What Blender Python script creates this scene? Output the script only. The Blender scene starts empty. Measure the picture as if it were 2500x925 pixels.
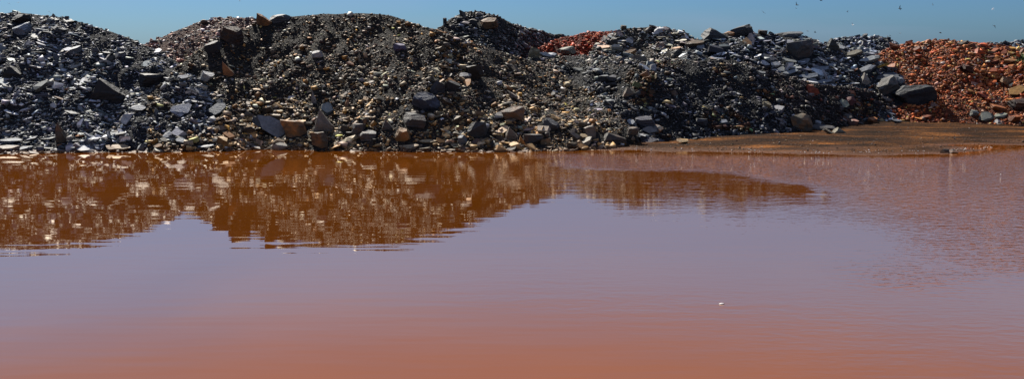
import bpy, bmesh, math, random
import numpy as np
from mathutils import Vector, Matrix, noise
from mathutils.bvhtree import BVHTree

# ------------------------------------------------------------------ camera, sky, sun, exposure
scene = bpy.context.scene
H, F_PX, HORIZON = 5.5, 2400.0, 112.0
PITCH = math.atan((462.5 - HORIZON) / F_PX)
cam_d = bpy.data.cameras.new('camera')
cam_d.sensor_width = 36.0
cam_d.lens = 36.0 * F_PX / 2500.0
cam_d.clip_end = 20000.0
cam = bpy.data.objects.new('camera', cam_d)
scene.collection.objects.link(cam)
cam.location = (0, 0, H)
cam.rotation_euler = (math.radians(90) - PITCH, 0, 0)
scene.camera = cam

SUN_EL, SUN_AZ = 44.0, -28.0            # azimuth from the view direction (+Y), negative = left
se, sa = math.radians(SUN_EL), math.radians(SUN_AZ)
SUN_DIR = Vector((math.sin(sa) * math.cos(se), math.cos(sa) * math.cos(se), math.sin(se)))

world = bpy.data.worlds.new('World')
scene.world = world
world.use_nodes = True
nt = world.node_tree
nt.nodes.clear()
w_out = nt.nodes.new('ShaderNodeOutputWorld')
w_bg = nt.nodes.new('ShaderNodeBackground')
w_bg.inputs['Strength'].default_value = 0.05
sky = nt.nodes.new('ShaderNodeTexSky')
sky.sky_type = 'NISHITA'
sky.sun_disc = False
sky.sun_elevation = se
sky.sun_rotation = sa
sky.altitude = 1200
sky.air_density = 1.0
sky.dust_density = 1.6
sky.ozone_density = 4.0
tc = nt.nodes.new('ShaderNodeTexCoord')
mp = nt.nodes.new('ShaderNodeMapping')
mp.inputs['Scale'].default_value = (1.6, 1.6, 11.0)
mp.inputs['Location'].default_value = (0.35, 0.1, 0.2)
cn = nt.nodes.new('ShaderNodeTexNoise')
cn.inputs['Scale'].default_value = 1.7
cn.inputs['Detail'].default_value = 4.0
cr = nt.nodes.new('ShaderNodeMapRange')
cr.inputs['From Min'].default_value = 0.5
cr.inputs['From Max'].default_value = 0.8
cr.inputs['To Max'].default_value = 0.28
cm = nt.nodes.new('ShaderNodeMix')
cm.data_type = 'RGBA'
cm.inputs['B'].default_value = (13.0, 8.8, 8.2, 1)
nt.links.new(tc.outputs['Generated'], mp.inputs['Vector'])
nt.links.new(mp.outputs['Vector'], cn.inputs['Vector'])
nt.links.new(cn.outputs['Fac'], cr.inputs['Value'])
sz = nt.nodes.new('ShaderNodeSeparateXYZ')               # the thin cirrus sheet thins out towards the horizon
nt.links.new(tc.outputs['Generated'], sz.inputs['Vector'])
ve = nt.nodes.new('ShaderNodeMapRange'); ve.interpolation_type = 'SMOOTHSTEP'
ve.inputs['From Min'].default_value = 0.04; ve.inputs['From Max'].default_value = 0.24
ve.inputs['To Max'].default_value = 1.0
nt.links.new(sz.outputs['Z'], ve.inputs['Value'])
vn = nt.nodes.new('ShaderNodeMapRange')
vn.inputs['From Min'].default_value = 0.3; vn.inputs['From Max'].default_value = 0.7
vn.inputs['To Min'].default_value = 0.42; vn.inputs['To Max'].default_value = 0.58
nt.links.new(cn.outputs['Fac'], vn.inputs['Value'])
vm = nt.nodes.new('ShaderNodeMath'); vm.operation = 'MULTIPLY'
nt.links.new(ve.outputs['Result'], vm.inputs[0]); nt.links.new(vn.outputs['Result'], vm.inputs[1])
mxm = nt.nodes.new('ShaderNodeMath'); mxm.operation = 'MAXIMUM'
nt.links.new(cr.outputs['Result'], mxm.inputs[0]); nt.links.new(vm.outputs[0], mxm.inputs[1])
nt.links.new(mxm.outputs[0], cm.inputs['Factor'])
nt.links.new(sky.outputs['Color'], cm.inputs['A'])
tn = nt.nodes.new('ShaderNodeMix')
tn.data_type = 'RGBA'
tn.blend_type = 'MULTIPLY'
tn.inputs['Factor'].default_value = 1.0
tn.inputs['B'].default_value = (0.315, 0.54, 0.84, 1)
nt.links.new(cm.outputs['Result'], tn.inputs['A'])
nt.links.new(tn.outputs['Result'], w_bg.inputs['Color'])
nt.links.new(w_bg.outputs['Background'], w_out.inputs['Surface'])

sun_d = bpy.data.lights.new('sun', 'SUN')
sun_d.energy = 5.0
sun_d.angle = math.radians(0.5)
sun_d.color = (1.0, 0.94, 0.84)
sun = bpy.data.objects.new('sun', sun_d)
scene.collection.objects.link(sun)
sun.location = SUN_DIR * 300
sun.rotation_euler = (-SUN_DIR).to_track_quat('-Z', 'Y').to_euler()

scene.view_settings.view_transform = 'Standard'
scene.view_settings.look = 'None'
scene.view_settings.exposure = 0.82
scene.view_settings.gamma = 1.0
scene.view_settings.use_curve_mapping = False

# ------------------------------------------------------------------ helpers
rng = np.random.default_rng(7)
random.seed(7)
COL = scene.collection
CP, SP = math.cos(PITCH), math.sin(PITCH)


def ray(px, py):
    xc, yc = (px - 1250.0) / F_PX, (462.5 - py) / F_PX
    return np.array([xc, CP + yc * SP, -SP + yc * CP])


def ground_hit(px, py, z=0.0):
    d = ray(px, py)
    s = (z - H) / d[2]
    return np.array([0, 0, H]) + s * d


def tag(o, label=None, cat=None, group=None, kind=None):
    if label: o['label'] = label
    if cat: o['category'] = cat
    if group: o['group'] = group
    if kind: o['kind'] = kind
    return o


def link(name, me, mat=None, parent=None):
    o = bpy.data.objects.new(name, me)
    COL.objects.link(o)
    if mat is not None and len(me.materials) == 0:
        me.materials.append(mat)
    if parent is not None:
        o.parent = parent
    return o


def fast_mesh(name, verts, tris, tint=None, edge=None):
    """triangle mesh from numpy arrays, optional per-vertex colour"""
    me = bpy.data.meshes.new(name)
    nv, nf = len(verts), len(tris)
    me.vertices.add(nv)
    me.vertices.foreach_set('co', np.ascontiguousarray(verts, dtype=np.float32).ravel())
    me.loops.add(nf * 3)
    me.loops.foreach_set('vertex_index', np.ascontiguousarray(tris, dtype=np.int32).ravel())
    me.polygons.add(nf)
    me.polygons.foreach_set('loop_start', np.arange(0, nf * 3, 3, dtype=np.int32))
    me.polygons.foreach_set('loop_total', np.full(nf, 3, dtype=np.int32))
    me.update(calc_edges=True)
    if tint is not None:
        at = me.attributes.new('tint', 'FLOAT_COLOR', 'POINT')
        at.data.foreach_set('color', np.ascontiguousarray(tint, dtype=np.float32).ravel())
    if edge is not None:
        at = me.attributes.new('edge', 'FLOAT', 'FACE')
        at.data.foreach_set('value', np.ascontiguousarray(edge, dtype=np.float32).ravel())
    return me


def grid_tris(nu, nv):
    i = np.arange((nu - 1) * (nv - 1))
    a = (i // (nv - 1)) * nv + i % (nv - 1)
    b, c, d = a + nv, a + nv + 1, a + 1
    return np.concatenate([np.stack([a, b, c], 1), np.stack([a, c, d], 1)])


def vnoise(x, y, seed=0):
    """value noise -1..1"""
    xi, yi = np.floor(x).astype(np.int64), np.floor(y).astype(np.int64)
    xf, yf = x - xi, y - yi
    xf, yf = xf * xf * (3 - 2 * xf), yf * yf * (3 - 2 * yf)

    def h(a, b):
        n = (a * 374761393 + b * 668265263 + seed * 1442695041) & 0xffffffff
        n = ((n ^ (n >> 13)) * 1274126177) & 0xffffffff
        return ((n ^ (n >> 16)) & 0xffff) / 32767.5 - 1
    return (h(xi, yi) * (1 - xf) + h(xi + 1, yi) * xf) * (1 - yf) + (h(xi, yi + 1) * (1 - xf) + h(xi + 1, yi + 1) * xf) * yf


def fbm(x, y, seed=0, octs=4):
    s, a = 0, 1.0
    for k in range(octs):
        s = s + a * vnoise(x * 2 ** k, y * 2 ** k, seed + k * 17)
        a *= 0.5
    return s


# ------------------------------------------------------------------ materials
def nodes_of(m):
    m.use_nodes = True
    t = m.node_tree
    b = t.nodes['Principled BSDF']
    return t, b, lambda k: t.nodes.new(k), t.links.new


def rock_material(name, source, rough=0.55, strata=False, bump=0.3, spec=0.5):
    """source: 'attr' = per-stone tint stored on the joined mesh, 'object' = object colour (alpha = amount of rust)"""
    m = bpy.data.materials.new(name)
    t, b, N, L = nodes_of(m)
    geo = N('ShaderNodeNewGeometry')
    tcn = N('ShaderNodeTexCoord')
    if source == 'attr':
        src = N('ShaderNodeAttribute'); src.attribute_name = 'tint'
        col, alpha, vec = src.outputs['Color'], None, geo.outputs['Position']
    else:
        src = N('ShaderNodeObjectInfo')
        col, alpha = src.outputs['Color'], src.outputs['Alpha']
        vec = tcn.outputs['Object'] if strata else geo.outputs['Position']
    n1 = N('ShaderNodeTexNoise'); n1.inputs['Scale'].default_value = 4.5; n1.inputs['Detail'].default_value = 6
    n1.inputs['Roughness'].default_value = 0.65
    L(geo.outputs['Position'], n1.inputs['Vector'])
    r1 = N('ShaderNodeMapRange'); r1.inputs['From Min'].default_value = 0.3; r1.inputs['From Max'].default_value = 0.7
    r1.inputs['To Min'].default_value = 0.62; r1.inputs['To Max'].default_value = 1.3
    L(n1.outputs['Fac'], r1.inputs['Value'])
    mul = N('ShaderNodeMix'); mul.data_type = 'RGBA'; mul.blend_type = 'MULTIPLY'; mul.inputs['Factor'].default_value = 1
    eat = N('ShaderNodeAttribute'); eat.attribute_name = 'edge'  # per-face factor: shade painted onto the sides of stones
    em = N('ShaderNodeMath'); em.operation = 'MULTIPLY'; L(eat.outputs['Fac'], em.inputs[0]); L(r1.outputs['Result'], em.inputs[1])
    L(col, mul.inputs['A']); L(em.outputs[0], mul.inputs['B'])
    out = mul.outputs['Result']
    if alpha is not None:
        n2 = N('ShaderNodeTexNoise'); n2.inputs['Scale'].default_value = 1.9; n2.inputs['Detail'].default_value = 5
        L(geo.outputs['Position'], n2.inputs['Vector'])
        r2 = N('ShaderNodeMapRange'); r2.inputs['From Min'].default_value = 0.45; r2.inputs['From Max'].default_value = 0.62
        L(n2.outputs['Fac'], r2.inputs['Value'])
        inv = N('ShaderNodeMath'); inv.operation = 'SUBTRACT'; inv.inputs[0].default_value = 1.0; L(alpha, inv.inputs[1])
        am = N('ShaderNodeMath'); am.operation = 'MULTIPLY'; L(r2.outputs['Result'], am.inputs[0]); L(inv.outputs[0], am.inputs[1])
        mx = N('ShaderNodeMix'); mx.data_type = 'RGBA'
        L(am.outputs[0], mx.inputs['Factor']); L(out, mx.inputs['A']); mx.inputs['B'].default_value = (0.28, 0.115, 0.03, 1)
        out = mx.outputs['Result']
    sxyz = N('ShaderNodeSeparateXYZ'); L(geo.outputs['Position'], sxyz.inputs['Vector'])
    wj = N('ShaderNodeMath'); wj.operation = 'MULTIPLY_ADD'; wj.inputs[1].default_value = -.35; L(n1.outputs['Fac'], wj.inputs[0]); L(sxyz.outputs['Z'], wj.inputs[2])
    wt = N('ShaderNodeMapRange'); wt.inputs['From Min'].default_value = -.10; wt.inputs['From Max'].default_value = .02
    wt.inputs['To Min'].default_value = .8; wt.inputs['To Max'].default_value = 0
    L(wj.outputs[0], wt.inputs['Value'])
    wm = N('ShaderNodeMix'); wm.data_type = 'RGBA'; L(wt.outputs['Result'], wm.inputs['Factor']); L(out, wm.inputs['A']); wm.inputs['B'].default_value = (.10, .042, .016, 1)
    out = wm.outputs['Result']
    L(out, b.inputs['Base Color'])
    rr = N('ShaderNodeMapRange'); rr.inputs['To Min'].default_value = rough - 0.12; rr.inputs['To Max'].default_value = rough + 0.2
    L(n1.outputs['Fac'], rr.inputs['Value']); L(rr.outputs['Result'], b.inputs['Roughness'])
    b.inputs['Specular IOR Level'].default_value = spec
    n3 = N('ShaderNodeTexNoise'); n3.inputs['Scale'].default_value = 9.0; n3.inputs['Detail'].default_value = 5
    n3.inputs['Roughness'].default_value = 0.7
    if strata:
        mpn = N('ShaderNodeMapping'); mpn.inputs['Scale'].default_value = (0.35, 0.35, 2.6)
        L(vec, mpn.inputs['Vector']); L(mpn.outputs['Vector'], n3.inputs['Vector'])
    else:
        L(geo.outputs['Position'], n3.inputs['Vector'])
    bp = N('ShaderNodeBump'); bp.inputs['Strength'].default_value = bump; bp.inputs['Distance'].default_value = 0.06
    L(n3.outputs['Fac'], bp.inputs['Height']); L(bp.outputs['Normal'], b.inputs['Normal'])
    return m


M_RUBBLE = rock_material('rubble_rock', 'attr', rough=0.6, spec=0.22)
M_STONE = rock_material('stone_rock', 'object', rough=0.6, spec=0.25)
M_BOULDER = rock_material('boulder_rock', 'object', rough=0.6, strata=True, bump=0.7, spec=0.3)


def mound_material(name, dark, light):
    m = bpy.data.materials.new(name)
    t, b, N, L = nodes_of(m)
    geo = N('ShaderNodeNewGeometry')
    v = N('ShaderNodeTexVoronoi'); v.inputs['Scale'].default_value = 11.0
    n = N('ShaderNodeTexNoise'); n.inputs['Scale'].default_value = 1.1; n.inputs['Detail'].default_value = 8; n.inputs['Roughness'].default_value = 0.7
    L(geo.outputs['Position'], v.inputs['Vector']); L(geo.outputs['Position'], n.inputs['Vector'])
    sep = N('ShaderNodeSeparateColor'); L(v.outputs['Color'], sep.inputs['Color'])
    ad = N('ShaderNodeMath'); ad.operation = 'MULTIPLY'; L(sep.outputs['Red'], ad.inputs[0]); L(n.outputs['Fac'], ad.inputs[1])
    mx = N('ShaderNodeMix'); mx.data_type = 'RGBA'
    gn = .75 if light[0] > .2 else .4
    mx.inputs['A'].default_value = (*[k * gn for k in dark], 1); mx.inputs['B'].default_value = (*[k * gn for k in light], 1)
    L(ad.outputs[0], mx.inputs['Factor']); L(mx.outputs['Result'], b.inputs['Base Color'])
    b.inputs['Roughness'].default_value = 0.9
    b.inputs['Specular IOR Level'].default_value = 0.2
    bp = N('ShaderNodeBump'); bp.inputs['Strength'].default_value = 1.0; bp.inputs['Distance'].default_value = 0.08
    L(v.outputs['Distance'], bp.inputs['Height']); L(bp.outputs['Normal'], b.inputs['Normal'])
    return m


def ground_material():
    m = bpy.data.materials.new('brown_beach')
    t, b, N, L = nodes_of(m)
    geo = N('ShaderNodeNewGeometry')
    mpn = N('ShaderNodeMapping'); mpn.inputs['Scale'].default_value = (0.25, 0.8, 1)
    L(geo.outputs['Position'], mpn.inputs['Vector'])
    n = N('ShaderNodeTexNoise'); n.inputs['Scale'].default_value = 0.75; n.inputs['Detail'].default_value = 7; n.inputs['Roughness'].default_value = 0.62
    L(mpn.outputs['Vector'], n.inputs['Vector'])
    cr_ = N('ShaderNodeValToRGB')
    e = cr_.color_ramp.elements
    e[0].position, e[0].color = 0.36, (0.012, 0.0062, 0.003, 1)
    e[1].position, e[1].color = 0.72, (0.30, 0.11, 0.026, 1)
    k = e.new(0.5); k.color = (0.042, 0.0175, 0.006, 1)
    k = e.new(0.6); k.color = (0.095, 0.037, 0.010, 1)
    L(n.outputs['Fac'], cr_.inputs['Fac'])
    n2 = N('ShaderNodeTexNoise'); n2.inputs['Scale'].default_value = 7.0; n2.inputs['Detail'].default_value = 5; n2.inputs['Roughness'].default_value = 0.75
    L(geo.outputs['Position'], n2.inputs['Vector'])
    r = N('ShaderNodeMapRange'); r.inputs['From Min'].default_value = 0.32; r.inputs['From Max'].default_value = 0.68
    r.inputs['To Min'].default_value = 0.12; r.inputs['To Max'].default_value = 1.9
    L(n2.outputs['Fac'], r.inputs['Value'])
    mul = N('ShaderNodeMix'); mul.data_type = 'RGBA'; mul.blend_type = 'MULTIPLY'; mul.inputs['Factor'].default_value = 1
    L(cr_.outputs['Color'], mul.inputs['A']); L(r.outputs['Result'], mul.inputs['B'])
    # ochre mud at the water's edge
    sx = N('ShaderNodeSeparateXYZ'); L(geo.outputs['Position'], sx.inputs['Vector'])
    wet = N('ShaderNodeMapRange'); wet.inputs['From Min'].default_value = 0.015; wet.inputs['From Max'].default_value = 0.10
    wet.inputs['To Min'].default_value = 0.75; wet.inputs['To Max'].default_value = 0.0
    L(sx.outputs['Z'], wet.inputs['Value'])
    mx = N('ShaderNodeMix'); mx.data_type = 'RGBA'; mx.inputs['B'].default_value = (0.13, 0.055, 0.026, 1)
    L(wet.outputs['Result'], mx.inputs['Factor']); L(mul.outputs['Result'], mx.inputs['A'])
    L(mx.outputs['Result'], b.inputs['Base Color'])
    rg = N('ShaderNodeMapRange'); rg.inputs['From Max'].default_value = 0.75; rg.inputs['To Min'].default_value = 0.9; rg.inputs['To Max'].default_value = 0.5
    L(wet.outputs['Result'], rg.inputs['Value']); L(rg.outputs['Result'], b.inputs['Roughness'])
    b.inputs['Specular IOR Level'].default_value = 0.06
    bp = N('ShaderNodeBump'); bp.inputs['Strength'].default_value = 1.0; bp.inputs['Distance'].default_value = 0.12
    L(n2.outputs['Fac'], bp.inputs['Height']); L(bp.outputs['Normal'], b.inputs['Normal'])
    return m


def water_material():
    m = bpy.data.materials.new('rust_water')
    t, b, N, L = nodes_of(m)
    geo = N('ShaderNodeNewGeometry')
    at = N('ShaderNodeAttribute'); at.attribute_name = 'ripple'
    sp = N('ShaderNodeSeparateColor'); L(at.outputs['Color'], sp.inputs['Color'])
    # suspended sediment: slightly cloudy
    n0 = N('ShaderNodeTexNoise'); n0.inputs['Scale'].default_value = 0.09; n0.inputs['Detail'].default_value = 4; n0.inputs['Distortion'].default_value = 0.8
    L(geo.outputs['Position'], n0.inputs['Vector'])
    mx = N('ShaderNodeMix'); mx.data_type = 'RGBA'
    mx.inputs['A'].default_value = (0.135, 0.034, 0.001, 1); mx.inputs['B'].default_value = (0.245, 0.068, 0.003, 1)
    L(n0.outputs['Fac'], mx.inputs['Factor'])
    body = N('ShaderNodeBsdfDiffuse'); L(mx.outputs['Result'], body.inputs['Color'])

    def layer(scale, sx, sy, detail, rot=0.0):
        mpn = N('ShaderNodeMapping'); mpn.inputs['Scale'].default_value = (sx, sy, 1); mpn.inputs['Rotation'].default_value = (0, 0, rot)
        n = N('ShaderNodeTexNoise'); n.inputs['Scale'].default_value = scale; n.inputs['Detail'].default_value = detail; n.inputs['Roughness'].default_value = 0.5
        L(geo.outputs['Position'], mpn.inputs['Vector']); L(mpn.outputs['Vector'], n.inputs['Vector'])
        return n.outputs['Fac']

    def times(a, bval):
        mm = N('ShaderNodeMath'); mm.operation = 'MULTIPLY'; L(a, mm.inputs[0])
        if isinstance(bval, float): mm.inputs[1].default_value = bval
        else: L(bval, mm.inputs[1])
        return mm.outputs[0]

    def plus(a, c):
        mm = N('ShaderNodeMath'); mm.operation = 'ADD'; L(a, mm.inputs[0]); L(c, mm.inputs[1]); return mm.outputs[0]
    strong = times(times(layer(5.0, 0.5, 1.0, 2.5, 0.22), sp.outputs['Red']), 0.075)
    fine = times(times(layer(5.2, 0.45, 1.0, 2.0, 0.15), sp.outputs['Green']), 0.0085)
    calm = times(times(layer(1.6, 0.22, 1.0, 1.5, -0.05), sp.outputs['Blue']), 0.006)
    hgt = plus(plus(strong, fine), calm)
    bp = N('ShaderNodeBump'); bp.inputs['Strength'].default_value = 1.0; bp.inputs['Distance'].default_value = 1.0
    L(hgt, bp.inputs['Height'])
    gl = N('ShaderNodeBsdfGlossy'); gl.inputs['Roughness'].default_value = 0.02; gl.inputs['Color'].default_value = (1, .87, .72, 1)
    fr = N('ShaderNodeFresnel'); fr.inputs['IOR'].default_value = 1.33
    cv = N('ShaderNodeFloatCurve')                      # thin iron film on the surface: mirrors more than clean water at low angles
    c = cv.mapping.curves[0]
    for x, y in ((.07, .12), (.14, .22), (.20, .46), (.26, .69), (.33, .745), (.48, .75)):
        c.points.new(x, y)
    cv.mapping.update()
    L(bp.outputs['Normal'], gl.inputs['Normal']); L(bp.outputs['Normal'], fr.inputs['Normal'])
    L(fr.outputs['Fac'], cv.inputs['Value'])
    ms_ = N('ShaderNodeMixShader'); L(cv.outputs['Value'], ms_.inputs['Fac'])
    L(body.outputs['BSDF'], ms_.inputs[1]); L(gl.outputs['BSDF'], ms_.inputs[2])
    t.nodes.remove(b)
    L(ms_.outputs['Shader'], t.nodes['Material Output'].inputs['Surface'])
    return m


# ------------------------------------------------------------------ ground sheet and water
shore_px = [(-300, 376), (0, 375), (200, 371), (400, 370), (560, 363), (620, 359), (700, 362), (850, 367), (1000, 369), (1200, 370),
            (1300, 367), (1450, 367), (1600, 370), (1800, 374), (1950, 377), (2200, 379), (2300, 377), (2360, 372), (2420, 364),
            (2500, 357), (2800, 350)]
sh = np.array([ground_hit(*p) for p in shore_px])


def shore_y(x):
    return np.interp(x, sh[:, 0], sh[:, 1])


pud = ground_hit(2362, 355)


def ground_z(x, y):
    s = y - shore_y(x)
    z = np.where(s > 0, 0.7 * (1 - np.exp(-0.055 * s)) + 0.0, np.maximum(0.09 * s, -1.6))
    z = z + 0.045 * fbm(x * 0.5, y * 1.1, 3, 5) * np.clip(s * 0.6 + 0.5, 0, 1)
    z = z + 0.022 * fbm(x * 0.8, y * 0.5, 13, 3) * np.clip(1 - np.abs(s) / 3, 0, 1)
    z = z + 0.05 * fbm(x * 0.12, y * 0.45, 5, 2) * np.clip(s * 0.25, 0, 1)
    q = ((x - pud[0]) / 2.3) ** 2 + ((y - pud[1]) / 1.0) ** 2
    z = z - 0.22 * np.exp(-q * 1.2)
    far = np.clip((np.hypot(x, y) - 150) / 500, 0, 1)
    z = z * (1 - far) + far * (0.4 + 0.5 * fbm(x * 0.01, y * 0.01, 9, 3))
    near = np.clip((14.0 - y) / 12.0, 0, 1)
    z = z + near * near * (3 - 2 * near) * 5.5                 # the bank the camera stands on
    return np.minimum(z, np.where(y < 14, 3.85, 99))


xs = np.concatenate([-np.geomspace(6000, 62, 26), np.arange(-60, 60.01, 0.4), np.geomspace(62, 6000, 26)])
ys = np.concatenate([-np.geomspace(400, 12, 8), np.arange(-8, 42, 2.0), np.arange(42, 80, 0.25), np.geomspace(81, 9000, 40)])
GX, GY = np.meshgrid(xs, ys, indexing='ij')
GZ = ground_z(GX, GY)
ground = link('ground', fast_mesh('ground', np.stack([GX, GY, GZ], -1).reshape(-1, 3), grid_tris(len(xs), len(ys))), ground_material())
tag(ground, 'brown gravelly flat of damp mine waste behind the red water', kind='structure')
ground.data.polygons.foreach_set('use_smooth', np.ones(len(ground.data.polygons), dtype=bool))

# water: ripple strength is stored on the sheet (wind-ruffled to the right and along the far bank, calm to the left)
rip_px = [(1180, 369), (1250, 384), (1335, 412), (1420, 420), (1560, 424), (1720, 434), (1860, 458), (1960, 486), (2060, 530),
          (2140, 575), (2150, 630), (2060, 660), (2010, 700), (2150, 735), (2500, 730), (3400, 700), (3400, 352), (1180, 352)]
rip = np.array([ground_hit(*p)[:2] for p in rip_px])


def signed_dist(P, poly):
    x, y = P[:, 0], P[:, 1]
    inside = np.zeros(len(P), bool)
    dist = np.full(len(P), 1e9)
    n = len(poly)
    for i in range(n):
        a, b = poly[i], poly[(i + 1) % n]
        cond = (a[1] > y) != (b[1] > y)
        with np.errstate(divide='ignore', invalid='ignore'):
            xc = (b[0] - a[0]) * (y - a[1]) / (b[1] - a[1]) + a[0]
        inside ^= cond & (x < xc)
        ab = b - a
        tt = np.clip(((P - a) @ ab) / max(ab @ ab, 1e-9), 0, 1)
        dist = np.minimum(dist, np.hypot(*(P - a - tt[:, None] * ab).T))
    return np.where(inside, dist, -dist)


wx = np.concatenate([np.linspace(-400, -62, 12), np.arange(-60, 60.01, 0.5), np.linspace(62, 400, 12)])
wy = np.arange(5, 76, 0.5)
WX, WY = np.meshgrid(wx, wy, indexing='ij')
WP = np.stack([WX, WY], -1).reshape(-1, 2)
sd = signed_dist(WP, rip) + 0.9 * fbm(WP[:, 0] * 0.35, WP[:, 1] * 0.35, 21, 3)
soft = np.clip(WP[:, 1] / 30.0, 0.4, 1.6)
r_strong = np.clip((sd + np.where(WP[:, 1] > 34, -.5, .8)) / np.where(WP[:, 1] > 34, 1.8, 3.4), 0, 1) ** 1.3 * np.clip((shore_y(WP[:, 0]) - WP[:, 1] - .5) / 1.8, 0, 1)
r_strong = r_strong * np.clip(0.45 + 0.018 * (WP[:, 1] - 20), 0.35, 1.0)
r_fine = np.clip((sd + 13) / 13, 0, 1) * np.clip((WP[:, 0] + 9) / 12, 0.12, 1) * np.clip((shore_y(WP[:, 0]) - WP[:, 1] - .7) / 4.0, 0.05, 1)
r_fine = r_fine * np.clip(.75 + .6 * fbm(WP[:, 0] * .16, WP[:, 1] * .22, 31, 3), .15, 1.4)
r_calm = np.clip(.9 + .5 * fbm(WP[:, 0] * .12, WP[:, 1] * .2, 33, 3), .35, 1.5)
rc = np.stack([r_strong, r_fine, r_calm, np.ones(len(WP))], 1)
wverts = np.concatenate([WP, np.zeros((len(WP), 1))], 1)
me = fast_mesh('water', wverts, grid_tris(len(wx), len(wy)))
at = me.attributes.new('ripple', 'FLOAT_COLOR', 'POINT')
at.data.foreach_set('color', rc.astype(np.float32).ravel())
water = link('water', me, water_material())
tag(water, 'rust red pond mirroring the heaps and blue sky', kind='structure')

# ------------------------------------------------------------------ rubble heaps (solid mounds first)
PAL = {
    'blue':  [((.38, .40, .41), 4), ((.24, .26, .29), 4), ((.52, .53, .52), 3), ((.12, .13, .155), 3), ((.36, .34, .30), 1), ((.42, .20, .08), .12)],
    'warm':  [((.46, .34, .21), 4), ((.25, .18, .11), 4), ((.66, .54, .38), 2.2), ((.11, .085, .065), 4), ((.36, .18, .06), 3.2), ((.54, .27, .055), 1.1), ((.28, .25, .23), 1.0)],
    'pink':  [((.60, .35, .27), 4), ((.48, .20, .13), 3), ((.6, .50, .44), 2.5), ((.17, .10, .08), 2), ((.3, .28, .26), 1.5)],
    'dusk':  [((.22, .20, .175), 4), ((.13, .12, .11), 4), ((.40, .36, .31), 1.6), ((.08, .075, .07), 3), ((.40, .22, .08), .3), ((.2, .21, .23), 1)],
    'red':   [((.60, .075, .022), 5), ((.42, .045, .015), 4), ((.66, .14, .05), 1.6), ((.24, .03, .012), 1.2)],
    'tan':   [((.70, .62, .50), 5), ((.52, .46, .38), 3), ((.20, .17, .14), 2), ((.30, .18, .11), 1.2), ((.12, .10, .09), 1.5), ((.36, .38, .40), 1)],
    'black': [((.105, .108, .115), 4), ((.065, .066, .07), 4), ((.20, .205, .215), 2.2), ((.32, .32, .32), .9), ((.16, .10, .06), .6), ((.38, .27, .12), .08)],
    'slate': [((.32, .35, .38), 4), ((.21, .235, .26), 4), ((.50, .52, .53), 2.5), ((.11, .12, .14), 3), ((.40, .37, .28), .6), ((.3, .2, .1), .2)],
    'umber': [((.085, .068, .06), 4), ((.05, .043, .04), 4), ((.17, .14, .125), 2), ((.30, .27, .25), .6), ((.17, .075, .045), 1.0), ((.4, .26, .08), .06)],
    'rust':  [((.60, .14, .03), 4), ((.46, .085, .02), 3), ((.70, .24, .07), 2.5), ((.60, .36, .25), 1.2), ((.24, .055, .018), 1.3), ((.58, .27, .07), .7)],
}


def pick_tints(pal, n, r):
    cols = np.array([c for c, w in PAL[pal]]); w = np.array([w for c, w in PAL[pal]], float)
    c = cols[r.choice(len(cols), n, p=w / w.sum())]
    c = c * np.exp(r.normal(-.26, 0.6, (n, 1))) * np.exp(r.normal(0, 0.05, (n, 3)))
    return np.clip(c * (.84 if pal in ('red', 'pink') else .72 if pal == 'rust' else .66), 0.007, 0.6)


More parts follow.
